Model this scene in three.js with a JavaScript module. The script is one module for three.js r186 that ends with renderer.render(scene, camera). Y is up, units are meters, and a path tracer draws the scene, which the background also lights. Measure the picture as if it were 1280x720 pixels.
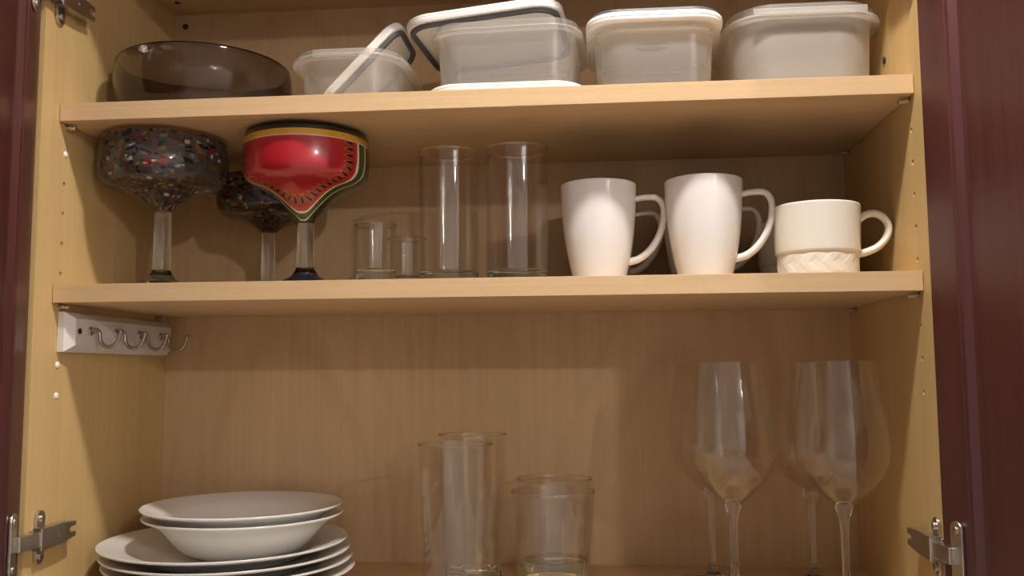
import * as THREE from 'three';
import { RoundedBoxGeometry } from 'three/addons/geometries/RoundedBoxGeometry.js';
import { mergeGeometries } from 'three/addons/utils/BufferGeometryUtils.js';

// ------------------------------------------------------------------ camera, lights, exposure
const scene = new THREE.Scene();
scene.background = new THREE.Color(0x000000);
const camera = new THREE.PerspectiveCamera(2 * Math.atan(360 / 1133.747) * 180 / Math.PI, 1280 / 720, 0.01, 30);
camera.rotation.order = 'YXZ';
camera.position.set(0.5599, 1.6257, 0.8916);
camera.rotation.set(0.0928, 0.0896, -0.0065);
scene.add(camera);
const renderer = new THREE.WebGLRenderer({ antialias: true });
renderer.toneMapping = THREE.LinearToneMapping;
renderer.toneMappingExposure = 1.0;
renderer.shadowMap.enabled = true;
// the kitchen's two ceiling lamps; their fittings are built in lampDownlight() and lampGlobe()
const LAMP_NEAR = { at: [0.66, 2.58, 0.39], color: [1.0, 0.925, 0.86], intensity: 5.0, cone: 1.15 };
const LAMP_ROOM = { at: [[-0.6, 2.58, 2.1], [1.5, 2.58, 2.2]], color: [0.96, 0.97, 1.06], intensity: 12, cone: 0.8 };
const LAMP_FAR = { at: [2.2, 2.48, 2.8], color: [1.0, 0.95, 0.92], intensity: 4.2 };

// ------------------------------------------------------------------ dimensions (metres)
const W = 0.8738, YF = 1.39, YM = 1.7198, YU = 1.9124, YC = 2.1105, ZB = -0.2546, ZF = 0.03, T = 0.019, PT = 0.017;

// ------------------------------------------------------------------ small helpers
let seed = 12345;
const rnd = () => { seed = (seed * 1664525 + 1013904223) >>> 0; return seed / 4294967296; };
const hash = (x, y, s) => { let h = (x * 374761393 + y * 668265263 + s * 2147483647) | 0; h = Math.imul(h ^ (h >>> 13), 1274126177); h ^= h >>> 16; return (h >>> 0) / 4294967296; };
function vnoise(x, y, s, px = 1 << 20, py = 1 << 20) {
  const xi = Math.floor(x), yi = Math.floor(y), fx = x - xi, fy = y - yi;
  const u = fx * fx * (3 - 2 * fx), v = fy * fy * (3 - 2 * fy);
  const m = (a, n) => ((a % n) + n) % n;
  const x0 = m(xi, px), x1 = m(xi + 1, px), y0 = m(yi, py), y1 = m(yi + 1, py);
  return (hash(x0, y0, s) * (1 - u) + hash(x1, y0, s) * u) * (1 - v) + (hash(x0, y1, s) * (1 - u) + hash(x1, y1, s) * u) * v;
}
const used = {};
function numbered(n) { used[n] = (used[n] ?? -1) + 1; return used[n] ? `${n}_${String(used[n]).padStart(3, '0')}` : n; }
function tag(o, label, category, group) { o.userData.label = label; o.userData.category = category; if (group) o.userData.group = group; return o; }
function thing(name, pos, label, category, group) {
  const o = new THREE.Group(); o.name = numbered(name); o.position.set(...pos); scene.add(o);
  return tag(o, label, category, group);
}
function part(name, geo, mat, parent, label) {
  const m = new THREE.Mesh(geo, mat); m.name = name; m.castShadow = m.receiveShadow = true; parent.add(m);
  if (label) m.userData.label = label;
  return m;
}
function copy(o, pos, turn, label, group) {
  const c = o.clone(); c.name = numbered(o.name.replace(/_\d{3}$/, '')); c.position.set(...pos); c.rotation.y = turn; scene.add(c);
  c.userData = { ...o.userData, label }; if (group) c.userData.group = group;
  return c;
}
function structure(name, geo, mat) { const m = part(name, geo, mat, scene); m.userData.kind = 'structure'; return m; }
// uv in metres by the way each face points; `grain` is the axis the grain runs along (the v direction)
function uvm(g, grain = 'y', off = [0, 0]) {
  g = g.index ? g.toNonIndexed() : g;
  const p = g.attributes.position, n = g.attributes.normal, uv = new Float32Array(p.count * 2);
  for (let i = 0; i < p.count; i += 3) {
    let nx = 0, ny = 0, nz = 0;
    for (let k = 0; k < 3; k++) { nx += Math.abs(n.getX(i + k)); ny += Math.abs(n.getY(i + k)); nz += Math.abs(n.getZ(i + k)); }
    const ax = nx >= ny && nx >= nz ? 0 : ny >= nz ? 1 : 2;
    for (let k = i; k < i + 3; k++) {
      const q = [p.getX(k), p.getY(k), p.getZ(k)];
      const two = [0, 1, 2].filter((a) => a !== ax), gi = 'xyz'.indexOf(grain);
      const v = two.includes(gi) ? gi : two[1], u = two.find((a) => a !== v);
      uv[2 * k] = q[u] + off[0]; uv[2 * k + 1] = q[v] + off[1];
    }
  }
  g.setAttribute('uv', new THREE.BufferAttribute(uv, 2));
  return g;
}
// box from corner to corner, edges slightly rounded
function box(x0, y0, z0, x1, y1, z1, grain = 'y', r = 0.0007, off) {
  const g = new RoundedBoxGeometry(x1 - x0, y1 - y0, z1 - z0, 2, r);
  g.translate((x0 + x1) / 2, (y0 + y1) / 2, (z0 + z1) / 2);
  return uvm(g, grain, off);
}
const merge = (list) => mergeGeometries(list.map((g) => (g.index ? g.toNonIndexed() : g)), false);
// round the corners of a polyline [[x, y, radius?], ...]
function rounded(pts, rad = 0.001, n = 5) {
  const out = [];
  pts.forEach((p, i) => {
    if (i === 0 || i === pts.length - 1) { out.push([p[0], p[1]]); return; }
    const a = pts[i - 1], b = pts[i + 1];
    let r = p[2] ?? rad;
    const da = Math.hypot(a[0] - p[0], a[1] - p[1]), db = Math.hypot(b[0] - p[0], b[1] - p[1]);
    r = Math.min(r, da * 0.48, db * 0.48);
    const s = [p[0] + (a[0] - p[0]) * r / da, p[1] + (a[1] - p[1]) * r / da], e = [p[0] + (b[0] - p[0]) * r / db, p[1] + (b[1] - p[1]) * r / db];
    for (let k = 0; k <= n; k++) { const t = k / n, u = 1 - t; out.push([u * u * s[0] + 2 * u * t * p[0] + t * t * e[0], u * u * s[1] + 2 * u * t * p[1] + t * t * e[1]]); }
  });
  return out;
}
function spline(pts, n = 60) {
  return new THREE.SplineCurve(pts.map((p) => new THREE.Vector2(p[0], p[1]))).getPoints(n).map((v) => [v.x, v.y]);
}
// A profile [[o, y], ...] swept round a rounded rectangle of half sizes hw, hd and corner radius R (all 0: a lathe, o = radius).
// The profile runs up the outside and down the inside, so that normals point out of the solid. i0..i1 takes a stretch of it.
function sweep(P, { hw = 0, hd = 0, R = 0, seg = 64, i0 = 0, i1 = P.length - 1, cap0 = false, cap1 = false, bend } = {}) {
  const ring = [];
  const lathe = hw === 0;
  if (lathe) for (let k = 0; k <= seg; k++) { const a = k / seg * 2 * Math.PI; ring.push([0, 0, Math.sin(a), Math.cos(a), k / seg]); }
  else {
    const nc = Math.max(4, Math.round(seg / 4)), cs = [[1, 1], [-1, 1], [-1, -1], [1, -1]];
    cs.forEach(([sx, sz], q) => { for (let k = 0; k <= nc; k++) { const a = q * Math.PI / 2 + k / nc * Math.PI / 2; ring.push([sx * (hw - R), sz * (hd - R), Math.cos(a), Math.sin(a), (q + k / nc) / 4]); } });
    ring.push([...ring[0].slice(0, 4), 1]);
    ring.reverse();
  }
  const N = P.map((p, i) => {
    const a = P[Math.max(0, i - 1)], b = P[Math.min(P.length - 1, i + 1)];
    const d1 = [p[0] - a[0], p[1] - a[1]], d2 = [b[0] - p[0], b[1] - p[1]], l1 = Math.hypot(...d1) || 1, l2 = Math.hypot(...d2) || 1;
    const tx = d1[0] / l1 + d2[0] / l2, ty = d1[1] / l1 + d2[1] / l2, l = Math.hypot(tx, ty) || 1;
    return [ty / l, -tx / l];
  });
  let len = [0]; for (let i = 1; i < P.length; i++) len.push(len[i - 1] + Math.hypot(P[i][0] - P[i - 1][0], P[i][1] - P[i - 1][1]));
  const L0 = len[i0], L1 = len[i1] - L0;
  const pos = [], nor = [], uv = [], idx = [], m = ring.length;
  for (let i = i0; i <= i1; i++) for (let k = 0; k < m; k++) {
    const [cx, cz, dx, dz, u] = ring[k];
    let o = lathe ? P[i][0] : R + P[i][0];
    if (bend) o += bend(u, P[i][1], i);
    pos.push(cx + dx * o, P[i][1], cz + dz * o); nor.push(dx * N[i][0], N[i][1], dz * N[i][0]); uv.push(u, (len[i] - L0) / L1);
  }
  for (let i = 0; i < i1 - i0; i++) for (let k = 0; k < m - 1; k++) {
    const a = i * m + k, b = a + 1, c = a + m, d = c + 1;
    idx.push(a, b, d, a, d, c);
  }
  const cap = (row, up) => {
    const base = pos.length / 3;
    for (let k = 0; k < m; k++) { const j = row * m + k; pos.push(pos[3 * j], pos[3 * j + 1], pos[3 * j + 2]); nor.push(0, up, 0); uv.push(0, 0); }
    const c = pos.length / 3; pos.push(0, pos[3 * base + 1], 0); nor.push(0, up, 0); uv.push(0, 0);
    for (let k = 0; k < m - 1; k++) up > 0 ? idx.push(c, base + k, base + k + 1) : idx.push(c, base + k + 1, base + k);
  };
  if (cap0) cap(0, -1);
  if (cap1) cap(i1 - i0, 1);
  const g = new THREE.BufferGeometry();
  g.setAttribute('position', new THREE.Float32BufferAttribute(pos, 3));
  g.setAttribute('normal', new THREE.Float32BufferAttribute(nor, 3));
  g.setAttribute('uv', new THREE.Float32BufferAttribute(uv, 2));
  g.setIndex(idx);
  if (bend) g.computeVertexNormals();
  return g;
}
// an elliptic section swept along a plane curve in x-y
function handleGeo(pts, thick, wide, n = 48, m = 14) {
  const c = new THREE.CatmullRomCurve3(pts.map(([x, y]) => new THREE.Vector3(x, y, 0)), false, 'centripetal');
  const pos = [], idx = [];
  for (let i = 0; i <= n; i++) {
    const t = i / n, p = c.getPointAt(t), d = c.getTangentAt(t), a = thick(t), b = wide(t);
    for (let k = 0; k < m; k++) { const f = k / m * 2 * Math.PI; pos.push(p.x - d.y * Math.cos(f) * a, p.y + d.x * Math.cos(f) * a, Math.sin(f) * b); }
  }
  for (let i = 0; i < n; i++) for (let k = 0; k < m; k++) { const a = i * m + k, b = i * m + (k + 1) % m; idx.push(a, b, b + m, a, b + m, a + m); }
  const g = new THREE.BufferGeometry();
  g.setAttribute('position', new THREE.Float32BufferAttribute(pos, 3));
  g.setIndex(idx); g.computeVertexNormals();
  g.setAttribute('uv', new THREE.Float32BufferAttribute(new Float32Array(pos.length / 3 * 2), 2));
  return g;
}
function tube(pts, r, n = 40, m = 10) { return new THREE.TubeGeometry(new THREE.CatmullRomCurve3(pts.map((p) => new THREE.Vector3(...p)), false, 'centripetal'), n, r, m, false); }
function disc(r, h, seg = 24) { return sweep(rounded([[0, 0], [r, 0], [r, h], [0, h]], Math.min(h, r) * 0.3, 3), { seg }); }

// ------------------------------------------------------------------ textures and materials
function dataTex(w, h, f, color = true) {
  const d = new Uint8Array(w * h * 4);
  for (let y = 0; y < h; y++) for (let x = 0; x < w; x++) { const c = f((x + 0.5) / w, (y + 0.5) / h), i = 4 * (y * w + x); d[i] = c[0]; d[i + 1] = c[1]; d[i + 2] = c[2]; d[i + 3] = c[3] ?? 255; }
  const t = new THREE.DataTexture(d, w, h); t.magFilter = THREE.LinearFilter; t.minFilter = THREE.LinearMipmapLinearFilter; t.generateMipmaps = true;
  t.wrapS = t.wrapT = THREE.RepeatWrapping; if (color) t.colorSpace = THREE.SRGBColorSpace; t.needsUpdate = true;
  return t;
}
const clamp8 = (v) => Math.max(0, Math.min(255, v));
// pale maple: one metre square, grain along v
function mapleTex(base, s, cathedral) {
  return dataTex(1024, 512, (u, v) => {
    const warp = (vnoise(u * 5, v * 2, s + 1, 5, 2) - 0.5) * 0.5;
    let k = (vnoise(u * 420, v * 9, s + 2, 420, 9) - 0.5) * 0.55 + (vnoise(u * 130 + warp * 6, v * 4, s + 3, 130, 4) - 0.5) * 0.5 + (vnoise(u * 18, v * 2, s + 4, 18, 2) - 0.5) * 0.8;
    if (cathedral) {
      const cx = Math.abs(((u * 2 + 0.1) % 1) - 0.5) * 2, ring = v * 5 + cx * cx * 4.5 + warp * 2.2 + (vnoise(u * 9, v * 7, s + 6, 9, 7) - 0.5) * 0.5;
      k += (Math.pow(0.5 + 0.5 * Math.sin(ring * 6.283), 6) - 0.2) * -0.9 * Math.exp(-cx * 2.2);
    }
    k += (vnoise(u * 700, v * 300, s + 7, 700, 300) - 0.5) * 0.35;
    return base.map((b, i) => clamp8(b * (1 + k * [0.06, 0.075, 0.1][i])));
  });
}
const std = (o) => new THREE.MeshStandardMaterial(o), phy = (o) => new THREE.MeshPhysicalMaterial(o);
const lin = (r, g, b) => new THREE.Color().setRGB(r, g, b);
const M = {};
M.maple = std({ name: 'maple', map: mapleTex([205, 174, 119], 11, false), roughness: 0.48 });
M.mapleBack = std({ name: 'maple_back', map: mapleTex([201, 169, 126], 31, true), roughness: 0.5 });
M.mapleShelf = std({ name: 'maple_shelf', map: mapleTex([211, 179, 136], 51, false), roughness: 0.42 });
const cherryTex = dataTex(1024, 512, (u, v) => {
  const w = (vnoise(u * 6, v * 2, 71, 6, 2) - 0.5) * 0.6;
  const k = (vnoise(u * 380, v * 7, 72, 380, 7) - 0.5) * 0.7 + (vnoise(u * 90 + w * 8, v * 3, 73, 90, 3) - 0.5) * 0.6 + (vnoise(u * 14, v * 2, 74, 14, 2) - 0.5) * 0.5;
  return [74, 34, 33].map((b, i) => clamp8(b * (1 + k * [0.26, 0.34, 0.34][i])));
});
M.cherry = phy({ name: 'cherry', map: cherryTex, roughness: 0.42, clearcoat: 0.35, clearcoatRoughness: 0.3 });
M.porcelain = std({ name: 'porcelain', color: lin(0.81, 0.79, 0.77), roughness: 0.14 });
M.porcelainCream = std({ name: 'porcelain_cream', color: lin(0.8, 0.77, 0.69), roughness: 0.2 });
M.plate = std({ name: 'plate_glaze', color: lin(0.8, 0.78, 0.73), roughness: 0.2 });
M.nickel = std({ name: 'nickel', color: lin(0.62, 0.58, 0.52), metalness: 1, roughness: 0.3 });
M.nickelDark = std({ name: 'hook_metal', color: lin(0.42, 0.39, 0.35), metalness: 1, roughness: 0.3 });
M.screw = std({ name: 'screw_head', color: lin(0.5, 0.47, 0.42), metalness: 1, roughness: 0.35 });
M.darkHole = std({ name: 'dark_cap', color: lin(0.03, 0.025, 0.02), roughness: 0.7 });
M.whitePlastic = std({ name: 'white_plastic', color: lin(0.85, 0.84, 0.8), roughness: 0.35 });
M.rackWhite = std({ name: 'painted_wood', color: lin(0.72, 0.69, 0.66), roughness: 0.4 });
M.gasket = std({ name: 'grey_silicone', color: lin(0.1, 0.1, 0.105), roughness: 0.5 });
M.clearPlastic = phy({ name: 'clear_plastic', color: lin(0.95, 0.94, 0.92), transmission: 0.93, roughness: 0.36, ior: 1.49, thickness: 0 });
M.frosted = phy({ name: 'frosted_plastic', color: lin(0.93, 0.92, 0.9), transmission: 0.88, roughness: 0.5, ior: 1.49, thickness: 0 });
M.glassThin = phy({ name: 'thin_glass', color: lin(0.98, 0.98, 0.97), transmission: 1, roughness: 0.02, ior: 1.5, thickness: 0 });
M.glassSolid = phy({ name: 'solid_glass', color: lin(1, 1, 1), transmission: 1, roughness: 0.0, ior: 1.5, thickness: 0.01, attenuationColor: lin(0.85, 0.9, 0.86), attenuationDistance: 0.05 });
M.smoked = phy({ name: 'smoked_glass', color: lin(1, 1, 1), transmission: 1, roughness: 0.02, ior: 1.5, thickness: 0.004, attenuationColor: lin(0.36, 0.29, 0.26), attenuationDistance: 0.0068 });
M.blackGlaze = std({ name: 'black_paint', color: lin(0.012, 0.012, 0.016), roughness: 0.2 });

// ------------------------------------------------------------------ the room round the cabinet
const plaster = (r, g, b) => std({ color: lin(r, g, b), roughness: 0.9, bumpMap: null });
const wallM = plaster(0.78, 0.76, 0.76), ceilM = plaster(0.84, 0.83, 0.82);
const floorM = std({ name: 'floor_boards', map: mapleTex([196, 182, 168], 91, false), roughness: 0.4 });
const RX0 = -1.6, RX1 = 3.3, RZ1 = 4.2, RH = 2.58, ZW = -0.262;
structure('floor', uvm(new THREE.BoxGeometry(RX1 - RX0 + 0.2, 0.1, RZ1 - ZW + 0.2).translate((RX0 + RX1) / 2, -0.05, (RZ1 + ZW) / 2), 'z'), floorM);
structure('ceiling', new THREE.BoxGeometry(RX1 - RX0 + 0.2, 0.1, RZ1 - ZW + 0.2).translate((RX0 + RX1) / 2, RH + 0.05, (RZ1 + ZW) / 2), ceilM);
structure('wall_back', new THREE.BoxGeometry(RX1 - RX0 + 0.2, RH, 0.1).translate((RX0 + RX1) / 2, RH / 2, ZW - 0.05), wallM);
structure('wall_front', new THREE.BoxGeometry(RX1 - RX0 + 0.2, RH, 0.1).translate((RX0 + RX1) / 2, RH / 2, RZ1 + 0.05), wallM);
structure('wall_left', new THREE.BoxGeometry(0.1, RH, RZ1 - ZW).translate(RX0 - 0.05, RH / 2, (RZ1 + ZW) / 2), wallM);
structure('wall_right', new THREE.BoxGeometry(0.1, RH, RZ1 - ZW).translate(RX1 + 0.05, RH / 2, (RZ1 + ZW) / 2), wallM);

// ------------------------------------------------------------------ lamps
function lampDownlight(at, L, label, cone, aim) {
  const t = thing('ceiling_downlight', at, label, 'lamp', 'recessed ceiling downlights');
  part('trim_ring', sweep(rounded([[0.06, -0.001], [0.062, -0.006], [0.085, -0.004], [0.088, 0], [0.06, 0]], 0.001, 3), { seg: 48 }), M.whitePlastic, t);
  const e = std({ name: 'lamp_glow', color: lin(0.9, 0.9, 0.9), emissive: lin(...L.color), emissiveIntensity: 12, roughness: 0.6 });
  part('lamp_lens', disc(0.058, 0.003, 32).translate(0, -0.003, 0), e, t);
  const s = new THREE.SpotLight(lin(...L.color), L.intensity, 0, cone, 0.6, 2);
  s.position.set(0, -0.012, 0); s.target.position.set(...aim); t.add(s, s.target);
  s.castShadow = true; s.shadow.radius = 2.4; s.shadow.mapSize.set(2048, 2048); s.shadow.bias = -0.0005; s.shadow.camera.near = 0.05;
}
function lampGlobe() {
  const L = LAMP_FAR, [x, y, z] = L.at;
  const t = thing('ceiling_lamp', [x, y, z], 'small frosted globe lamp hanging under the ceiling across the room', 'lamp');
  part('canopy', sweep(rounded([[0, RH - y - 0.02], [0.05, RH - y - 0.016], [0.06, RH - y], [0, RH - y]], 0.003, 3), { seg: 32 }), M.nickel, t);
  part('neck', sweep([[0.012, 0.03], [0.012, RH - y - 0.015]], { seg: 16 }), M.nickel, t);
  const e = std({ name: 'lamp_glow_far', color: lin(0.9, 0.9, 0.9), emissive: lin(...L.color), emissiveIntensity: 40, roughness: 0.6 });
  part('lamp_globe', new THREE.SphereGeometry(0.035, 32, 20), e, t);
  const p = new THREE.PointLight(lin(...L.color), L.intensity, 0, 2);
  p.castShadow = true; p.shadow.radius = 1.6; p.shadow.mapSize.set(2048, 2048); p.shadow.bias = -0.0005; t.add(p);
}
lampDownlight(LAMP_NEAR.at, LAMP_NEAR, 'recessed ceiling downlight just in front of the open cabinet', LAMP_NEAR.cone, [-0.02, -1, -0.15]);
lampDownlight(LAMP_ROOM.at[0], LAMP_ROOM, 'recessed ceiling downlight behind the viewer on the left of the room', LAMP_ROOM.cone, [0, -1, 0]);
lampDownlight(LAMP_ROOM.at[1], LAMP_ROOM, 'recessed ceiling downlight behind the viewer on the right of the room', LAMP_ROOM.cone, [0, -1, 0]);
lampGlobe();

// ------------------------------------------------------------------ the cabinet
const cab = thing('kitchen_cabinet', [0, 0, 0], 'maple wall cabinet standing open between two dark cherry doors', 'cabinet');
const holeY = (k) => 1.8605 - k * 0.032, HZ = -0.014;
function sidePanel(side) {
  // inner layer with drilled holes, outer layer behind it
  const sh = new THREE.Shape([[ZB - 0.006, YF - T], [ZF, YF - T], [ZF, YC + T], [ZB - 0.006, YC + T]].map(([z, y]) => new THREE.Vector2(z, y)));
  for (let k = -1; k <= 8; k++) { const h = new THREE.Path(); h.absarc(HZ, holeY(k), 0.0026, 0, Math.PI * 2, true); sh.holes.push(h); }
  const a = new THREE.ExtrudeGeometry(sh, { depth: 0.008, bevelEnabled: false, curveSegments: 10 });
  a.rotateY(-Math.PI / 2);            // shape x -> world z, extrusion towards -x
  if (side > 0) a.translate(W + 0.008, 0, 0);
  const b = side < 0 ? box(-PT, YF - T, ZB - 0.006, -0.008, YC + T, ZF, 'y') : box(W + 0.008, YF - T, ZB - 0.006, W + PT, YC + T, ZF, 'y');
  part('side_panel', merge([uvm(a, 'y', [0.3, 0.1]), b]), M.maple, cab);
}
sidePanel(-1); sidePanel(1);
part('back_panel', box(0, YF - 0.002, ZB - 0.006, W, YC + 0.002, ZB, 'y', 0.0003, [0.03, 0.05]), M.mapleBack, cab);
part('bottom_panel', box(0, YF - T, ZB, W, YF, ZF, 'x'), M.mapleShelf, cab);
part('top_panel', box(0, YC, ZB, W, YC + T, ZF, 'x'), M.mapleShelf, cab);
// drilled-hole plugs, shelf pins, screw caps
const plugGeo = sweep(rounded([[0, 0.0025], [0.0022, 0.002], [0.0036, 0.0006], [0.0036, 0], [0, 0]].reverse(), 0.0005, 3), { seg: 16 }).rotateZ(-Math.PI / 2);
for (const k of [0, 7, 8]) part('hole_plug', plugGeo, M.whitePlastic, cab, 'white plug in a shelf hole').position.set(0, holeY(k), HZ);
const pinGeo = merge([disc(0.0024, 0.011, 12).rotateZ(-Math.PI / 2), new RoundedBoxGeometry(0.0055, 0.003, 0.006, 2, 0.0008).translate(0.0035, 0.0002, 0)]);
for (const y of [holeY(-1), holeY(5)]) for (const z of [HZ, -0.225]) for (const s of [-1, 1]) {
  const p = part('shelf_pin', pinGeo, M.nickel, cab, 'metal shelf support pin'); p.position.set(s < 0 ? 0 : W, y - 0.0035, z); if (s > 0) p.rotation.y = Math.PI;
}
const capGeo = disc(0.004, 0.0012, 20);
part('screw_cap', capGeo.clone().rotateX(Math.PI / 2), M.darkHole, cab, 'dark round screw hole').position.set(0.0155, 2.0945, ZB);
part('screw_cap', capGeo.clone().rotateX(Math.PI), M.darkHole, cab, 'dark round screw hole').position.set(0.024, YC, -0.211);
part('screw_cap', capGeo.clone().rotateZ(Math.PI / 2), M.darkHole, cab, 'dark round screw hole').position.set(W, 1.955, -0.083);

// doors: frame of stiles and rails round a sunk panel, seen from inside
const DW = 0.447, DT = 0.02, DY0 = YF - T + 0.002, DY1 = YC + T - 0.002, ST = 0.052, RE = 0.007;
function door(side, x, z, deg, stile) {
  const d = new THREE.Group(); d.name = 'door'; cab.add(d);
  d.position.set(x, 0, z); d.rotation.y = side > 0 ? deg * Math.PI / 180 : -deg * Math.PI / 180;
  // local: z runs along the door away from the hinge, the inner face is at x = 0, thickness goes outwards
  const o = side, X = (a, b) => (o > 0 ? [a, b] : [-b, -a]);
  const bx = (x0, y0, z0, x1, y1, z1, g, off) => { const [a, b] = X(x0, x1); return box(a, y0, z0, b, y1, z1, g, 0.0012, off); };
  part('stile', bx(0, DY0, 0, DT, DY1, stile, 'y'), M.cherry, d);
  part('stile', bx(0, DY0, DW - ST, DT, DY1, DW, 'y', [0.4, 0.2]), M.cherry, d);
  part('rail', bx(0, DY0, stile, DT, DY0 + ST, DW - ST, 'z'), M.cherry, d);
  part('rail', bx(0, DY1 - ST, stile, DT, DY1, DW - ST, 'z', [0.3, 0.5]), M.cherry, d);
  part('door_panel', bx(RE, DY0 + ST - 0.004, stile - 0.004, DT - 0.004, DY1 - ST + 0.004, DW - ST + 0.004, 'y', [0.17, 0.6]), M.cherry, d);
  // sloped moulding inside the frame
  const prof = [[0, 0.0005], [0.004, 0.0012], [0.010, RE - 0.0008], [0.014, RE], [0, RE + 0.001]];
  const mould = (len, name, put) => {
    const s = new THREE.Shape(prof.map(([a, b]) => new THREE.Vector2(a, b)));
    const g = new THREE.ExtrudeGeometry(s, { depth: len, bevelEnabled: false }); // x: into the panel, y: depth, z: length
    part(name, uvm(put(g), 'y'), M.cherry, d);
  };
  const basis = (ax, ay, az, p) => (ex) => {
    const q = new THREE.Matrix4().makeBasis(new THREE.Vector3(...ax), new THREE.Vector3(...ay), new THREE.Vector3(...az)).setPosition(...p);
    const src = ex.index ? ex.toNonIndexed() : ex, g = new THREE.BufferGeometry(), v = src.attributes.position.clone();
    g.setAttribute('position', v); g.applyMatrix4(q);
    if (q.determinant() < 0) for (let t = 0; t < v.count; t += 3) for (let c = 0; c < 3; c++) { const k = v.array[(t + 1) * 3 + c]; v.array[(t + 1) * 3 + c] = v.array[(t + 2) * 3 + c]; v.array[(t + 2) * 3 + c] = k; }
    g.computeVertexNormals(); return g;
  };
  const PH = DY1 - DY0 - 2 * ST, PW = DW - ST - stile;
  mould(PH, 'moulding', basis([0, 0, 1], [o, 0, 0], [0, 1, 0], [0, DY0 + ST, stile]));
  mould(PH, 'moulding', basis([0, 0, -1], [o, 0, 0], [0, 1, 0], [0, DY0 + ST, DW - ST]));
  mould(PW, 'moulding', basis([0, 1, 0], [o, 0, 0], [0, 0, 1], [0, DY0 + ST, stile]));
  mould(PW, 'moulding', basis([0, -1, 0], [o, 0, 0], [0, 0, 1], [0, DY1 - ST, stile]));
  return d;
}
const DOOR_L = [-1, -0.0035, 0.0325, -16, 0.037], DOOR_R = [1, 0.868, 0.0325, 13, 0.04];
door(...DOOR_L); door(...DOOR_R);

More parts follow.
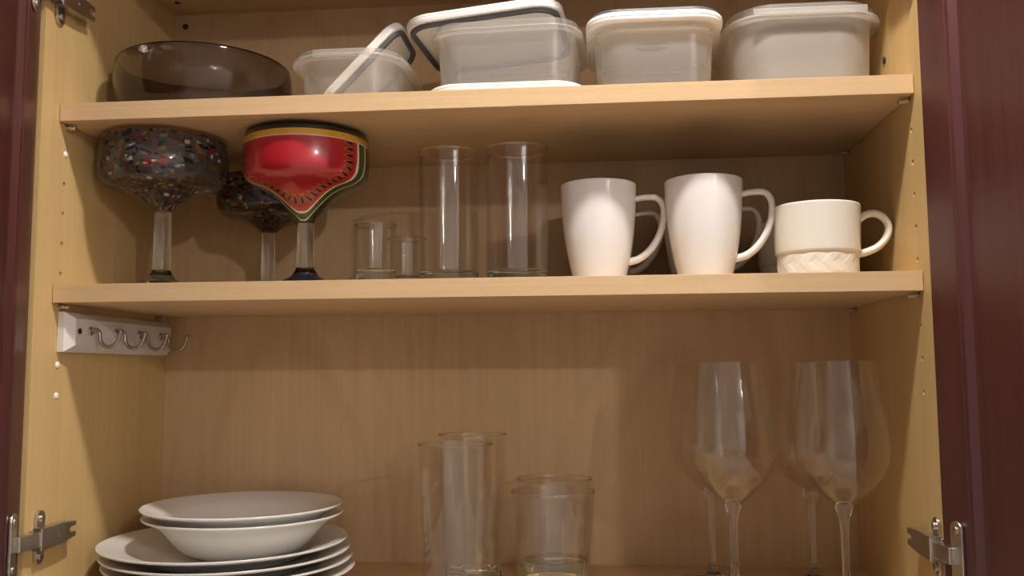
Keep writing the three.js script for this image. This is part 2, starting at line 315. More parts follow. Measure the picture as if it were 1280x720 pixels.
// concealed hinges: plate and arm on the side panel, bright link, flange screwed on the door
function hinge(side, y, dr) {
  const h = new THREE.Group(); h.name = 'hinge'; cab.add(h); h.userData.label = 'nickel concealed cabinet hinge';
  const px = side < 0 ? 0 : W, s = -side; // s: direction into the cabinet
  h.position.set(px, y, 0);
  const bx = (x0, y0, z0, x1, y1, z1, r = 0.001) => { const g = new RoundedBoxGeometry(Math.abs(x1 - x0), y1 - y0, z1 - z0, 2, r); g.translate(s * (x0 + x1) / 2, (y0 + y1) / 2, (z0 + z1) / 2); return g; };
  // mounting plate: two wings up and down, each with a raised screw
  const wing = (d) => {
    const sh = new THREE.Shape(); const w = 0.0065, L = 0.026; sh.moveTo(-w, 0.006); sh.lineTo(-w, L - w); sh.absarc(0, L - w, w, Math.PI, 0, true); sh.lineTo(w, 0.006); sh.lineTo(-w, 0.006);
    const g = new THREE.ExtrudeGeometry(sh, { depth: 0.002, bevelEnabled: true, bevelSize: 0.0006, bevelThickness: 0.0006, bevelSegments: 2 });
    g.rotateY(s > 0 ? Math.PI / 2 : -Math.PI / 2); if (d < 0) g.rotateX(Math.PI); g.translate(s * 0.001, 0, 0.008); return g;
  };
  part('mounting_plate', merge([wing(1), wing(-1), bx(0, -0.009, -0.022, 0.004, 0.009, 0.022)].map((g) => { g.deleteAttribute('uv'); return g; })), M.nickel, h);
  for (const d of [1, -1]) { const g = disc(0.0038, 0.003, 16).rotateZ(s > 0 ? -Math.PI / 2 : Math.PI / 2); part('screw', g, M.screw, h).position.set(s * 0.003, d * 0.0185, 0.008); }
  // arm: U channel, taller towards the front
  const arm = new THREE.Shape(); [[-0.036, -0.0055], [-0.012, -0.0085], [0.022, -0.01], [0.022, 0.01], [-0.012, 0.0105], [-0.036, 0.0088], [-0.036, 0.0052], [-0.026, 0.0046], [-0.0245, 0.0016], [-0.026, -0.0014], [-0.036, -0.0018]].forEach(([a, b], i) => (i ? arm.lineTo(a, b) : arm.moveTo(a, b)));
  arm.closePath();
  const ag = new THREE.ExtrudeGeometry(arm, { depth: 0.0085, bevelEnabled: true, bevelSize: 0.001, bevelThickness: 0.001, bevelSegments: 2, curveSegments: 12 });
  ag.rotateY(-Math.PI / 2); ag.translate(s > 0 ? 0.0135 : -0.005, 0, 0);
  part('arm', ag, M.nickel, h);
  const sc = (z, yy, r) => part('screw', disc(r, 0.0015, 16).rotateZ(s > 0 ? -Math.PI / 2 : Math.PI / 2), M.screw, h).position.set(s * 0.0132, yy, z);
  part('screw', disc(0.0032, 0.006, 16).rotateZ(s > 0 ? -Math.PI / 2 : Math.PI / 2), M.screw, h).position.set(s * 0.004, 0.0016, -0.0295); sc(-0.008, 0.001, 0.0028);
  // link from arm to the door, flange on the door's inner face
  const [, dx, dz, deg] = dr, a = (side > 0 ? deg : -deg) * Math.PI / 180;
  const P = (along, inward) => new THREE.Vector3(dx - px + Math.sin(a) * along + -side * Math.cos(a) * inward, 0, dz + Math.cos(a) * along - -side * Math.sin(a) * inward * 1);
  const A = new THREE.Vector3(s * 0.0085, 0, 0.018), B = P(0.0215, 0.004), mid = A.clone().add(B).multiplyScalar(0.5), len = A.distanceTo(B);
  const lg = new RoundedBoxGeometry(0.009, 0.0145, len, 2, 0.001); const l = part('link', lg, M.nickel, h);
  l.position.copy(mid); l.rotation.y = Math.atan2(B.x - A.x, B.z - A.z);
  const fs = new THREE.Shape(), fw = 0.0075, fh = 0.03; fs.moveTo(-fw, -fh + fw); fs.absarc(0, -fh + fw, fw, Math.PI, Math.PI * 2, false); fs.lineTo(fw, fh - fw); fs.absarc(0, fh - fw, fw, 0, Math.PI, false); fs.closePath();
  const fg = new THREE.ExtrudeGeometry(fs, { depth: 0.0015, bevelEnabled: true, bevelSize: 0.0006, bevelThickness: 0.0006, bevelSegments: 2 });
  fg.rotateY(side > 0 ? -Math.PI / 2 : Math.PI / 2);
  const fl = part('door_flange', fg, M.nickel, h); const fp = P(0.0235, 0.001); fl.position.copy(fp); fl.rotation.y = a;
  for (const d of [1, -1]) { const g = disc(0.0034, 0.002, 14).rotateZ(s > 0 ? -Math.PI / 2 : Math.PI / 2); const m = part('screw', g, M.screw, h); const q = P(0.0235, 0.0025); m.position.set(q.x, d * 0.0225, q.z); m.rotation.y = a; }
}
hinge(-1, 1.464, DOOR_L); hinge(1, 1.464, DOOR_R); hinge(-1, 2.022, DOOR_L); hinge(1, 2.022, DOOR_R);

// ------------------------------------------------------------------ shelves (loose boards on pins)
function shelf(y, label) {
  const t = thing('shelf', [0, y, 0], label, 'shelf', 'adjustable cabinet shelves');
  part('board', box(0.0008, -T, ZB + 0.001, W - 0.0008, 0, -0.0012, 'x', 0.0006, [0.2, y]), M.mapleShelf, t);
  part('edge_band', box(0.0008, -T, -0.0012, W - 0.0008, 0, 0, 'x', 0.0004, [0.5, y * 2]), M.mapleShelf, t);
}
shelf(YU, 'upper maple shelf carrying the plastic containers and smoked bowl');
shelf(YM, 'middle maple shelf carrying the goblets, tumblers and white mugs');

// ------------------------------------------------------------------ hook rack on the left side
{
  const t = thing('hook_rack', [0.0003, 1.6712, -0.127], 'white painted hook rack with four metal hooks under the middle shelf', 'hook rack');
  const hy = 0.021, hz = 0.115, c = 0.007, th = 0.016, face = new THREE.Shape([[-hz + c, -hy + c], [hz - c, -hy + c], [hz - c, hy - c], [-hz + c, hy - c]].map(([a, b]) => new THREE.Vector2(a, b)));
  const bg = new THREE.ExtrudeGeometry(face, { depth: 0.002, bevelEnabled: true, bevelSize: c, bevelThickness: 0.009, bevelSegments: 1 }); // bevelled on the front, squared off behind
  { const p = bg.attributes.position; for (let k = 0; k < p.count; k++) if (p.getZ(k) < 0.001) { const q = [p.getX(k), p.getY(k)]; p.setXYZ(k, Math.sign(q[0]) * hz, Math.sign(q[1]) * hy, p.getZ(k) < -0.005 ? -0.005 : 0); } bg.computeVertexNormals(); }
  part('board', bg.translate(0, 0, 0.005).rotateY(Math.PI / 2), M.rackWhite, t);
  for (let i = 0; i < 4; i++) {
    const z = 0.080 - i * 0.0535, h = new THREE.Group(); h.name = 'hook'; h.position.set(th, 0.002, z); t.add(h);
    part('rosette', sweep(rounded([[0, -0.0005], [0.0052, 0], [0.0048, 0.0018], [0.0028, 0.003], [0, 0.0032]], 0.0006, 3), { seg: 20 }).rotateZ(-Math.PI / 2), M.nickelDark, h);
    part('hook_wire', tube([[0.001, 0.001, 0], [0.007, 0.0015, 0], [0.0105, -0.002, 0], [0.011, -0.008, 0], [0.0145, -0.0148, 0], [0.021, -0.0175, 0], [0.028, -0.0148, 0], [0.0325, -0.008, 0], [0.0345, -0.001, 0]], 0.0021, 48, 10), M.nickelDark, h);
    part('tip', new THREE.SphereGeometry(0.0026, 14, 10), M.nickelDark, h).position.set(0.0346, -0.0005, 0);
  }
  part('screw', disc(0.0032, 0.001, 16).rotateZ(-Math.PI / 2), M.darkHole, t, 'dark sunk screw').position.set(th, 0.001, 0.101);
}

// ------------------------------------------------------------------ upper shelf
// smoked glass bowl
{
  const t = thing('glass_bowl', [0.108, YU, -0.1135], 'round smoked brown glass bowl at the left end of the upper shelf', 'bowl');
  const out = spline([[0.074, 0.0], [0.086, 0.004], [0.095, 0.018], [0.0995, 0.038], [0.1, 0.055], [0.0985, 0.066]], 30);
  const inn = spline([[0.0935, 0.0672], [0.0945, 0.055], [0.094, 0.038], [0.089, 0.02], [0.079, 0.0085], [0.06, 0.0062]], 30);
  const P = [[0, 0.001], [0.05, 0.001], ...rounded([[0.066, 0.001], [0.068, 0], [0.074, 0]], 0.001, 2), ...out.slice(1), [0.0985, 0.0685], [0.0972, 0.0702], [0.0952, 0.0702], [0.0938, 0.0688], ...inn, [0.03, 0.006], [0, 0.006]];
  const rim = P.findIndex((p) => p[1] > 0.0655), rimEnd = P.findIndex((p, i) => i > rim && p[1] < 0.0669);
  part('bowl_body', merge([sweep(P, { seg: 96, i1: rim }), sweep(P, { seg: 96, i0: rimEnd })]), M.smoked, t);
  part('rim', sweep(P, { seg: 96, i0: rim, i1: rimEnd }), M.smoked, t);
}
// plastic containers: a tapered box with an outward flange and an upright collar above it
function container(name, x, y, z, hw, hd, R, h, mat, label, { flangeAt = 0.012, tab = 0, lip = 0.005, group } = {}) {
  const t = thing(name, [x, y, z], label, 'container', group);
  const fy = h - flangeAt, w = 0.0014;
  const P = rounded([[-0.018, 0.0006], [-0.0095, 0, 0.004], [-0.0055, fy - 0.005, 0.001], [-0.0045, fy - 0.003], [lip, fy - 0.003, 0.0008], [lip, fy + 0.0012, 0.0008], [-0.002, fy + 0.0016, 0.001], [-0.0015, h, 0.0006], [-0.0015 - w, h, 0.0006], [-0.004 - w, fy, 0.001], [-0.0108, 0.0016, 0.004], [-0.019, 0.002]], 0.001, 4);
  const f0 = P.findIndex((p) => p[1] > fy - 0.0038), f1 = P.findIndex((p, i) => i > f0 && p[0] < -0.0005 && p[1] > fy + 0.001);
  part('tub', merge([sweep(P, { hw, hd, R, seg: 48, i1: f0, cap0: true }), sweep(P, { hw, hd, R, seg: 48, i0: f1, cap1: true })]), mat, t);
  part('flange', sweep(P, { hw, hd, R, seg: 48, i0: f0, i1: f1 }), mat, t);
  if (tab) part('latch_lip', new RoundedBoxGeometry(tab * 2, 0.0075, 0.0032, 3, 0.0012).translate(0, fy + 0.0008, hd + lip + 0.0003), mat, t);
  return t;
}
// lid: white plate with a soft edge and a dark gasket ring under it
function lidParts(t, hw, hd, R, { flip = false, gasket = true, oval = false } = {}) {
  const s = flip ? -1 : 1, g = new THREE.Group(); void g;
  const P = rounded([[-0.003, -0.0012], [0, -0.001, 0.001], [0.001, 0.0036, 0.001], [0.0002, 0.0044, 0.0005], [0.0008, 0.0052, 0.0008], [0.0002, 0.008, 0.003], [-0.004, 0.0096, 0.003], [-0.010, 0.0078, 0.002], [-0.016, 0.0078]], 0.001, 4);
  const up = (geo) => (flip ? geo.rotateX(Math.PI) : geo);
  part('lid_plate', up(sweep(P, { hw, hd, R, seg: 56, cap0: true, cap1: true })), M.whitePlastic, t);
  if (gasket) {
    const G = rounded([[-0.009, -0.001], [-0.0085, -0.0055, 0.001], [-0.0035, -0.0055, 0.0012], [-0.0028, -0.001], [-0.009, -0.001]], 0.0008, 3);
    part('gasket', up(sweep(G, { hw, hd, R, seg: 56 })), M.gasket, t, 'dark grey sealing ring');
  }
  if (oval) part('oval_mark', up(disc(0.5, 0.001, 40).scale(0.036, 0.6, 0.02)).translate(0, s > 0 ? 0.0078 : -0.0102, 0), M.ovalGrey, t, 'grey oval mark on the lid');
}
M.ovalGrey = std({ name: 'oval_grey', color: lin(0.36, 0.34, 0.32), roughness: 0.5 });
container('plastic_container', 0.296, YU, -0.107, 0.06, 0.075, 0.04, 0.061, M.clearPlastic, 'small open clear plastic container with a lid leaning inside it', { flangeAt: 0.008, tab: 0.031, group: 'plastic food containers on the upper shelf' });
{
  const t = thing('container_lid', [0.308, YU + 0.053, -0.112], 'white lid with dark gasket standing slanted in the small container', 'lid', 'loose white lids');
  lidParts(t, 0.0645, 0.05, 0.022);
  t.rotation.set(0, 0, 46 * Math.PI / 180);
}
{
  const t = thing('container_lid', [0.472, YU + 0.0014, -0.093], 'white lid lying flat on the shelf under the clear container', 'lid', 'loose white lids');
  lidParts(t, 0.083, 0.083, 0.035, { gasket: false });
}
container('plastic_container', 0.471, YU + 0.0104, -0.117, 0.081, 0.079, 0.034, 0.077, M.clearPlastic, 'clear plastic container standing on a white lid with another lid on top', { flangeAt: 0.009, lip: 0.003, group: 'plastic food containers on the upper shelf' }).rotation.y = -0.05;
{
  const t = thing('container_lid', [0.449, YU + 0.0966, -0.124], 'white lid with dark gasket lying tilted on top of the clear container', 'lid', 'loose white lids');
  lidParts(t, 0.087, 0.083, 0.032);
  t.rotation.order = 'YXZ'; t.rotation.set(0, -5 * Math.PI / 180, 4 * Math.PI / 180);
}
container('plastic_container', 0.629, YU, -0.109, 0.068, 0.07, 0.034, 0.075, M.clearPlastic, 'square clear plastic container closed by an upside-down white lid', { flangeAt: 0.004, lip: 0.003, group: 'plastic food containers on the upper shelf' });
{
  const t = thing('container_lid', [0.629, YU + 0.0862, -0.11], 'white lid lying upside down on the square plastic container', 'lid', 'loose white lids');
  lidParts(t, 0.072, 0.08, 0.034, { flip: true, oval: true });
}
container('plastic_container', 0.788, YU, -0.137, 0.079, 0.09, 0.048, 0.096, M.frosted, 'large frosted plastic container at the right end of the upper shelf', { flangeAt: 0.012, tab: 0.058, group: 'plastic food containers on the upper shelf' });
container('plastic_container', 0.795, YU + 0.0025, -0.126, 0.058, 0.062, 0.03, 0.066, M.frosted, 'smaller frosted container nested inside the large frosted one', { flangeAt: 0.009, lip: 0.003, group: 'plastic food containers on the upper shelf' });

// ------------------------------------------------------------------ goblets
function gobletProfile(yj) { // yj: height where the stem meets the bowl
  const up = (p) => p.map(([r, y]) => [r, y < 0.1105 ? yj + (y - 0.0755) * (0.1105 - yj) / 0.035 : y]);
  const foot = rounded([[0, 0.0035], [0.024, 0.002], [0.031, 0, 0.002], [0.034, 0.0012, 0.001], [0.0335, 0.0035, 0.001], [0.025, 0.0075, 0.006], [0.0145, 0.0135, 0.004], [0.0125, 0.0175, 0.003], [0.0098, 0.021, 0.003], [0.009, 0.045, 0.02], [0.0095, yj]], 0.002, 4);
  const wallO = spline(up([[0.0095, 0.0755], [0.0122, 0.0805], [0.0225, 0.0905], [0.0335, 0.1], [0.0445, 0.1062], [0.0575, 0.1105], [0.0662, 0.117], [0.0692, 0.127], [0.0695, 0.142], [0.0675, 0.162]]), 72);
  const wallI = spline([[0.0645, 0.162], [0.0665, 0.142], [0.0662, 0.128], [0.0635, 0.1195], [0.056, 0.1135], ...up([[0.0435, 0.1092], [0.032, 0.1025], [0.0205, 0.093], [0.0105, 0.0845], [0.0, 0.082]])], 60);
  return { foot, wallO, rim: [[0.0672, 0.1632], [0.066, 0.1637], [0.065, 0.1632]], wallI };
}
function gobletThing(pos, turn, label, profile, wallMat, rimMat, footMat) {
  const t = thing('margarita_goblet', pos, label, 'goblet', 'margarita goblets on the middle shelf'); t.rotation.y = turn;
  const { foot, wallO, rim, wallI } = profile, fi = foot.findIndex((p) => p[1] > 0.0155), yj = wallO[0][1];
  const footP = foot.slice(0, fi + 1), stemP = foot.slice(fi);
  part('foot', sweep(footP, { seg: 64 }), footMat, t);
  part('stem', sweep([...stemP, [0.0085, yj + 0.002], [0, yj + 0.0035]], { seg: 48 }), M.glassSolid, t);
  const bowl = part('bowl', sweep(wallO, { seg: 128 }), wallMat, t);
  part('bowl_inside', sweep(wallI, { seg: 96 }), M.glassThin, bowl);
  part('rim', sweep([wallO.at(-1), ...rim, wallI[0]], { seg: 96 }), rimMat, bowl);
  return t;
}
// confetti glass: coloured specks melted into bubbly clear glass
function confetti(s) {
  const w = 1024, h = 256, col = new Float32Array(w * h * 3).fill(0), cov = new Float32Array(w * h);
  seed = s;
  const pal = [[118, 40, 34], [36, 34, 40], [62, 66, 80], [168, 162, 152], [120, 96, 40], [70, 60, 48], [96, 52, 40], [30, 30, 34], [88, 96, 104]];
  for (let n = 0; n < 1500; n++) {
    const cx = rnd() * w, cy = rnd() * h, c = pal[Math.floor(rnd() * pal.length)], a = (4 + rnd() * rnd() * 15) , b = (2 + rnd() * 5), th = rnd() * 0.8 - 0.4, op = 0.45 + rnd() * 0.5;
    for (let y = Math.max(0, Math.floor(cy - a)); y < Math.min(h, cy + a); y++) for (let xx = Math.floor(cx - a); xx < cx + a; xx++) {
      const dx = xx - cx, dy = y - cy, p = (dx * Math.cos(th) + dy * Math.sin(th)) / a, q = (-dx * Math.sin(th) + dy * Math.cos(th)) / b;
      if (p * p + q * q > 0.75 + 0.35 * hash(xx >> 1, y >> 1, n)) continue;
      const i = y * w + ((xx % w) + w) % w;
      for (let k = 0; k < 3; k++) col[3 * i + k] = c[k]; cov[i] = op;
    }
  }
  const at = (u, v) => Math.floor(v * h) * w + Math.floor(u * w);
  const map = dataTex(w, h, (u, v) => { const i = at(u, v); return cov[i] ? [col[3 * i], col[3 * i + 1], col[3 * i + 2]] : [168, 158, 144]; });
  const tr = dataTex(w, h, (u, v) => { const i = at(u, v), k = 255 * (cov[i] ? 1 - cov[i] : 0.9); return [k, k, k]; }, false);
  const bump = dataTex(256, 64, (u, v) => { const k = 255 * vnoise(u * 48, v * 14, s, 48, 14); return [k, k, k]; }, false);
  return phy({ name: 'confetti_glass', map, transmission: 1, transmissionMap: tr, roughness: 0.08, ior: 1.5, thickness: 0, bumpMap: bump, bumpScale: 0.0006 });
}
gobletThing([0.0755, YM, -0.085], 0.4, 'confetti glass goblet with speckled bowl at the left end of the middle shelf', gobletProfile(0.085), confetti(77), M.glassThin, M.glassSolid).scale.set(1.01, 1.04, 1.01);
gobletThing([0.16, YM, -0.191], 1.9, 'confetti glass goblet standing half hidden behind the watermelon goblet', gobletProfile(0.088), confetti(1234), M.glassThin, M.glassSolid).scale.setScalar(0.9);
// watermelon goblet: slice painted on the outside of the bowl
function melonMat() {
  const w = 2048, h = 512, c = document.createElement('canvas'); c.width = w; c.height = h;
  const g = c.getContext('2d');
  // v = 0 at the stem (canvas bottom), v = 1 at the lip (canvas top); u runs round the bowl
  const X = (deg) => (deg / 360) * w, Y = (v) => (1 - v) * h;
  g.fillStyle = '#2c3418'; g.fillRect(0, 0, w, h);
  // outline of the slice: upright sides at +-R degrees, sweeping down to height b in front
  const edge = (d, R, b, rise) => b + rise * Math.pow(Math.abs(d) / R, 3);
  const slice = (R, b, rise, color) => {
    g.fillStyle = color; g.beginPath(); g.moveTo(X(180 - R), Y(1));
    for (let d = -R; d <= R; d += R / 40) g.lineTo(X(180 + d), Y(edge(d, R, b, rise)));
    g.lineTo(X(180 + R), Y(1)); g.closePath(); g.fill();
  };
  slice(83, 0.012, 0.5, '#d9d3bd'); slice(81, 0.026, 0.5, '#3d4a1e'); slice(70, 0.085, 0.48, '#e3dcc4'); slice(68, 0.108, 0.48, '#b6422a');
  slice(65, 0.15, 0.47, '#a81c26');
  // red flesh: streaky brushwork
  seed = 4242;
  for (let n = 0; n < 500; n++) { const u = 180 - 58 + rnd() * 112, v = 0.62 + rnd() * 0.33, r = 150 + rnd() * 30; g.fillStyle = `rgba(${r | 0},${18 + rnd() * 20 | 0},${32 + rnd() * 14 | 0},0.18)`; g.fillRect(X(u), Y(v), 4 + rnd() * 24, 2 + rnd() * 5); }
  // seeds along the rind, each a drop with an orange edge, drawn in millimetres on the curved bowl
  const wo = gobletProfile(0.07).wallO, mmY = 125 / h, radiusAt = (v) => wo[Math.round(v * (wo.length - 1))][0];
  const seedAt = (u, v, a, s) => {
    const mmX = radiusAt(v) * 1000 * 2 * Math.PI / w;
    for (const [k, col] of [[1.28, '#c9852c'], [1, '#16110f']]) {
      g.save(); g.translate(X(u), Y(v)); g.scale(1 / mmX, 1 / mmY); g.rotate(a); g.scale(s * k, s); g.fillStyle = col; g.beginPath(); g.moveTo(0, -6 * k); g.quadraticCurveTo(1.7, -1, 1.6, 2); g.quadraticCurveTo(0, 4.6, -1.6, 2); g.quadraticCurveTo(-1.7, -1, 0, -6 * k); g.fill(); g.restore();
    }
  };
  const line = []; // run of the seeds, evenly spaced over the bowl
  for (let v = 0.93; v > 0.66; v -= 0.004) line.push([-58, v]);
  for (let d = -58; d <= 58; d += 0.5) line.push([d, edge(d, 58, 0.215, 0.445)]);
  for (let v = 0.66; v < 0.93; v += 0.004) line.push([58, v]);
  let run = 0, last = -3;
  for (let k = 1; k < line.length - 1; k++) {
    const mm = (p) => radiusAt(p[1]) * 1000 * p[0] * Math.PI / 180, dx = radiusAt(line[k][1]) * 1000 * (line[k][0] - line[k - 1][0]) * Math.PI / 180, dy = (line[k][1] - line[k - 1][1]) * 125; void mm;
    run += Math.hypot(dx, dy);
    if (run - last > 6.8) { last = run; seedAt(180 + line[k][0], line[k][1], -Math.atan2(dy, dx), 1.22); }
  }
  // yellow band and dark lip round the top
  g.fillStyle = '#c9c2ac'; g.fillRect(0, Y(0.915), w, h * 0.012);
  g.fillStyle = '#cf9a2a'; g.fillRect(0, Y(0.968), w, h * 0.055);
  g.fillStyle = '#15141a'; g.fillRect(0, 0, w, h * 0.033);
  const t = new THREE.CanvasTexture(c); t.colorSpace = THREE.SRGBColorSpace; t.wrapS = THREE.RepeatWrapping; t.flipY = true; t.magFilter = THREE.LinearFilter;
  return phy({ name: 'painted_melon', map: t, roughness: 0.28, clearcoat: 0.6, clearcoatRoughness: 0.12 });
}
gobletThing([0.242, YM, -0.084], Math.PI + 0.02, 'red goblet painted as a watermelon slice with black seeds', gobletProfile(0.07), melonMat(), M.blackGlaze, M.blackGlaze).scale.set(1, 1.035, 1);

// ------------------------------------------------------------------ drinking glasses: thin wall, thick solid base
function tumbler(name, pos, label, group, { h, r1, r0, base, wall = 0.0016, flare = 0, dome = 0.002, flutes = 0 }) {
  const t = thing(name, pos, label, 'glass', group);
  const rb = r0 + (r1 - r0) * base / h;
  const out = [[rb, base], [r0 + (r1 - r0) * (base + h) / 2 / h - flare, (base + h) / 2], [r1, h - 0.001]];
  const inn = [[r1 - wall, h - 0.001], [r0 + (r1 - r0) * (base + h) / 2 / h - flare - wall, (base + h) / 2], [rb - wall * 1.6, base + 0.004], [rb - wall * 3, base + 0.001]];
  const o = spline(out, 24), i = spline(inn, 30);
  const lip = [[r1 - wall * 0.25, h - 0.0002], [r1 - wall * 0.5, h], [r1 - wall * 0.75, h - 0.0002]];
  const w = part('wall', sweep([...o, ...lip, ...i], { seg: 72, i1: o.length + lip.length + i.length - 1 }), M.glassThin, t);
  part('lip', sweep(rounded([[r1 - wall - 0.0002, h - 0.0012], [r1 - wall / 2, h - 0.0016, 0.0006], [r1 + 0.0002, h - 0.0012, 0.0006], [r1 + 0.0003, h + 0.0004, 0.0008], [r1 - wall - 0.0003, h + 0.0004, 0.0008], [r1 - wall - 0.0002, h - 0.0012]], 0.0006, 4), { seg: 72 }), M.glassSolid, w);
  const B = rounded([[0, 0.0012], [r0 - 0.004, 0.001], [r0 - 0.002, 0, 0.001], [r0, 0.0022, 0.0014], [rb - 0.00005, base - 0.0004, 0.0004], [rb - wall * 2.4, base + 0.0006, 0.001], [rb * 0.6, base - dome * 0.4, 0.004], [0, base - dome]], 0.001, 5);
  part('base', sweep(B, { seg: flutes ? flutes * 10 : 72, bend: flutes ? (u, y) => -0.0011 * (0.5 - 0.5 * Math.cos(u * flutes * 2 * Math.PI)) * Math.min(1, Math.max(0, (base - y) / 0.006)) * (y > 0.0015 ? 1 : 0.4) : undefined }), M.glassSolid, t);
  return t;
}
const HB = { h: 0.1452, r1: 0.0338, r0: 0.0318, base: 0.014 };
tumbler('highball_glass', [0.405, YM, -0.073], 'tall clear highball glass nearer the shot glass', 'highball glasses on the middle shelf', HB);
tumbler('highball_glass', [0.4795, YM, -0.0705], 'tall clear highball glass nearer the white mugs', 'highball glasses on the middle shelf', { ...HB, h: 0.1465, r1: 0.0345, r0: 0.0325 });
const SG = { h: 0.065, r1: 0.0222, r0: 0.0205, base: 0.016 };
tumbler('shot_glass', [0.3275, YM, -0.06], 'small clear shot glass with thick base in front of its twin', 'shot glasses', SG);
tumbler('shot_glass', [0.347, YM, -0.13], 'small shot glass standing behind the nearer shot glass', 'shot glasses', { ...SG, h: 0.06 });
const CT = { h: 0.168, r1: 0.0385, r0: 0.031, base: 0.02, wall: 0.0018, dome: 0.004, flutes: 12 };
tumbler('tall_tumbler', [0.4175, YF, -0.036], 'tall clear tumbler on the cabinet floor, nearer one', 'tall tumblers on the cabinet floor', { ...CT, h: 0.164 });
tumbler('tall_tumbler', [0.4235, YF, -0.125], 'tall clear tumbler on the cabinet floor, behind its twin', 'tall tumblers on the cabinet floor', CT);
const ST2 = { h: 0.112, r1: 0.0442, r0: 0.036, base: 0.02, wall: 0.0018, dome: 0.004, flutes: 12 };
tumbler('short_tumbler', [0.5145, YF, -0.08], 'short wide clear tumbler on the cabinet floor, nearer one', 'short tumblers on the cabinet floor', ST2);
tumbler('short_tumbler', [0.511, YF, -0.19], 'short wide clear tumbler on the cabinet floor, behind its twin', 'short tumblers on the cabinet floor', ST2);

// wine glasses
{
  const t = thing('wine_glass', [0.70, YF, -0.075], 'large clear wine glass in front, nearer the tumblers', 'wine glass', 'wine glasses on the cabinet floor');
  const footP = rounded([[0, 0.0012], [0.02, 0.0008], [0.036, 0, 0.001], [0.0375, 0.0008, 0.0006], [0.036, 0.0018, 0.0008], [0.02, 0.0036, 0.01], [0.0075, 0.0075, 0.006], [0.0046, 0.016]], 0.001, 5);
  const stemP = [[0.0046, 0.016], [0.0039, 0.03], [0.0036, 0.052], [0.0039, 0.074], [0.0053, 0.0865], [0.0078, 0.0955], [0.0092, 0.1005], [0.006, 0.1035], [0, 0.1042]];
  part('foot', sweep(footP, { seg: 64 }), M.glassSolid, t);
  part('stem', sweep([...spline(stemP.slice(0, 6), 30), ...stemP.slice(6)], { seg: 40 }), M.glassSolid, t);
  const o = spline([[0.0092, 0.1005], [0.02, 0.1095], [0.0345, 0.1245], [0.0435, 0.141], [0.0465, 0.158], [0.0455, 0.178], [0.042, 0.205], [0.0385, 0.228], [0.0365, 0.2448]], 60);
  const i = o.slice(4).reverse().map(([r, y]) => [r - 0.0011, y + 0.0003]);
  part('bowl', sweep([...o, [0.0361, 0.2453], [0.0357, 0.2453], ...i.slice(0, -1), [0.006, 0.1065], [0, 0.1052]], { seg: 96 }), M.glassThin, t);
  const G = 'wine glasses on the cabinet floor';
  copy(t, [0.8075, YF, -0.062], 0, 'large clear wine glass in front, nearer the right side panel', G);
  copy(t, [0.6905, YF, -0.178], 0, 'wine glass at the back behind the one beside the tumblers', G);
  copy(t, [0.8, YF, -0.17], 0, 'wine glass at the back behind the one beside the side panel', G);
}

// ------------------------------------------------------------------ mugs
{
  const t = thing('white_mug', [0.567, YM, -0.092], 'tall white mug in the front row nearest the highball glasses', 'mug', 'tall white mugs');
  const O = spline([[0.0262, 0.0008], [0.0285, 0.006], [0.0335, 0.028], [0.0375, 0.052], [0.04, 0.078], [0.0413, 0.1075]], 50);
  const I = spline([[0.0385, 0.1075], [0.0372, 0.078], [0.0345, 0.052], [0.0305, 0.028], [0.0255, 0.009], [0.018, 0.0062]], 50);
  const P = [[0, 0.0022], [0.02, 0.0022], [0.0225, 0.0018], [0.0235, 0.0002], [0.0252, 0], ...O, [0.0409, 0.1087], [0.0399, 0.1092], [0.0389, 0.1087], ...I, [0.008, 0.006], [0, 0.006]];
  part('body', sweep(P, { seg: 96 }), M.porcelain, t);
  part('handle', handleGeo([[0.038, 0.0925], [0.05, 0.0945], [0.0635, 0.0935], [0.0695, 0.086], [0.0705, 0.074], [0.066, 0.055], [0.055, 0.037], [0.043, 0.0275], [0.031, 0.024]], (k) => 0.0032 + 0.001 * k, (k) => 0.0058 - 0.001 * k), M.porcelain, t);
  const G = 'tall white mugs';
  copy(t, [0.679, YM, -0.082], -0.12, 'tall white mug in the front row next to the short mug', G);
  copy(t, [0.5715, YM, -0.2], -0.05, 'tall white mug at the back behind the one by the highball glasses', G);
  copy(t, [0.684, YM, -0.186], -0.1, 'tall white mug at the back behind the one next to the short mug', G);
}
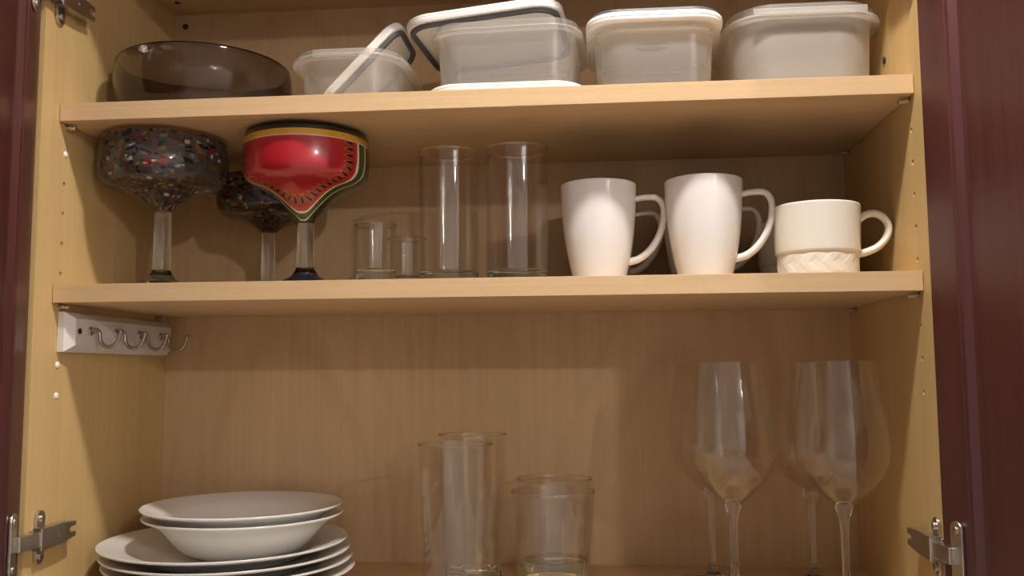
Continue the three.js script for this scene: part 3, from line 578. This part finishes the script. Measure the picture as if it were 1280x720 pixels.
{
  const t = thing('short_mug', [0.7945, YM, -0.077], 'short cream mug with woven relief round its foot, in front', 'mug', 'short cream mugs');
  const band0 = 0.0035, band1 = 0.026;
  const col = []; for (let k = 0; k <= 40; k++) col.push([0.0403 + 0.0006 * k / 40, band0 + (band1 - band0) * k / 40]);
  const P = [[0, 0.002], [0.03, 0.002], [0.0345, 0.0015], [0.036, 0.0002], [0.0385, 0.0006], [0.0398, 0.002], ...col, [0.0426, 0.0268], [0.0429, 0.0285], ...spline([[0.043, 0.031], [0.0436, 0.05], [0.0442, 0.068], [0.0446, 0.0757]], 14), [0.0442, 0.0768], [0.0432, 0.0773], [0.0422, 0.0768], ...spline([[0.0416, 0.074], [0.041, 0.05], [0.04, 0.02], [0.037, 0.008], [0.028, 0.0062]], 24), [0.01, 0.006], [0, 0.006]];
  const i0 = 6, i1 = i0 + col.length - 1;
  // woven band: two sets of slanted strips passing over and under
  const weave = (u, y, i) => {
    if (i < i0 || i > i1) return 0;
    const v = (y - band0) / (band1 - band0), a = u * 11, e = Math.min(1, Math.min(v, 1 - v) * 10);
    const p = ((a + v * 1.0) % 1 + 1) % 1, q = ((a - v * 1.0) % 1 + 1) % 1;
    const sp = Math.max(0, 1 - Math.abs(p - 0.5) / 0.34), sq = Math.max(0, 1 - Math.abs(q - 0.5) / 0.34);
    return e * Math.max(Math.min(1, sp * 2) * (v < 0.5 ? 1 : 0.45), Math.min(1, sq * 2) * (v < 0.5 ? 0.45 : 1)) * 0.0006;
  };
  part('body', merge([sweep(P, { seg: 96, i1: i0 }), sweep(P, { seg: 96, i0: i1 })]), M.porcelainCream, t);
  part('woven_band', sweep(P, { seg: 420, i0, i1, bend: weave }), M.porcelainCream, t, 'raised woven relief band');
  part('handle', handleGeo([[0.041, 0.061], [0.05, 0.0675], [0.06, 0.069], [0.069, 0.064], [0.0735, 0.0545], [0.071, 0.044], [0.062, 0.034], [0.05, 0.0285], [0.04, 0.0265]], (k) => 0.0036 + 0.0012 * Math.abs(k - 0.5), (k) => 0.0062), M.porcelainCream, t);
  copy(t, [0.797, YM, -0.19], 0.15, 'short cream mug at the back behind its twin', 'short cream mugs');
}

// ------------------------------------------------------------------ plates and soup bowls
{
  const rimWave = (u) => 0;
  void rimWave;
  const top = spline([[0.078, 0.0052], [0.088, 0.0078], [0.1, 0.0135], [0.118, 0.0185], [0.1325, 0.0218]], 34);
  const bot = spline([[0.132, 0.0192], [0.118, 0.0155], [0.1, 0.0102], [0.086, 0.0035], [0.08, 0.001]], 34);
  const P = [[0, 0.0016], [0.07, 0.0016], [0.0745, 0.0014], [0.076, 0], [0.079, 0.0002], ...bot.reverse().slice(1), [0.1335, 0.0198], [0.1342, 0.0212], [0.1338, 0.0222], ...top.reverse(), [0.07, 0.0044], [0.03, 0.004], [0, 0.004]];
  const t = thing('dinner_plate', [0.1555, YF + 0.0003, -0.112], 'bottom white dinner plate of the stack on the cabinet floor', 'plate', 'stacked white dinner plates');
  part('plate_body', sweep(P, { seg: 128 }), M.plate, t);
  const G = 'stacked white dinner plates';
  copy(t, [0.152, YF + 0.0102, -0.114], 0, 'second white dinner plate from the bottom of the stack', G);
  copy(t, [0.1495, YF + 0.0204, -0.113], 0, 'third white dinner plate, just under the top one', G);
  copy(t, [0.146, YF + 0.0306, -0.1145], 0, 'topmost white dinner plate directly under the two soup bowls', G);
}
{
  const top = spline([[0.055, 0.0058], [0.066, 0.0115], [0.077, 0.0235], [0.0865, 0.0345], [0.096, 0.0405], [0.1075, 0.0455]], 40);
  const bot = spline([[0.107, 0.0428], [0.096, 0.0375], [0.0875, 0.0312], [0.079, 0.0205], [0.068, 0.0088], [0.055, 0.0022], [0.05, 0.0008]], 40);
  const P = [[0, 0.002], [0.043, 0.002], [0.0455, 0.0015], [0.0465, 0], [0.0495, 0.0003], ...bot.reverse().slice(1), [0.1085, 0.0433], [0.1092, 0.0447], [0.1086, 0.0458], ...top.reverse(), [0.05, 0.0048], [0.03, 0.0042], [0, 0.004]];
  const t = thing('soup_bowl', [0.1665, YF + 0.0356, -0.1155], 'lower white rimmed soup bowl resting on the dinner plates', 'bowl', 'stacked white soup bowls');
  part('bowl_body', sweep(P, { seg: 128 }), M.plate, t);
  copy(t, [0.165, YF + 0.0454, -0.1145], 0, 'upper white rimmed soup bowl nested in the lower one', 'stacked white soup bowls');
}

scene.traverse((o) => { if (o.isMesh) o.castShadow = o.receiveShadow = true; });
renderer.render(scene, camera);
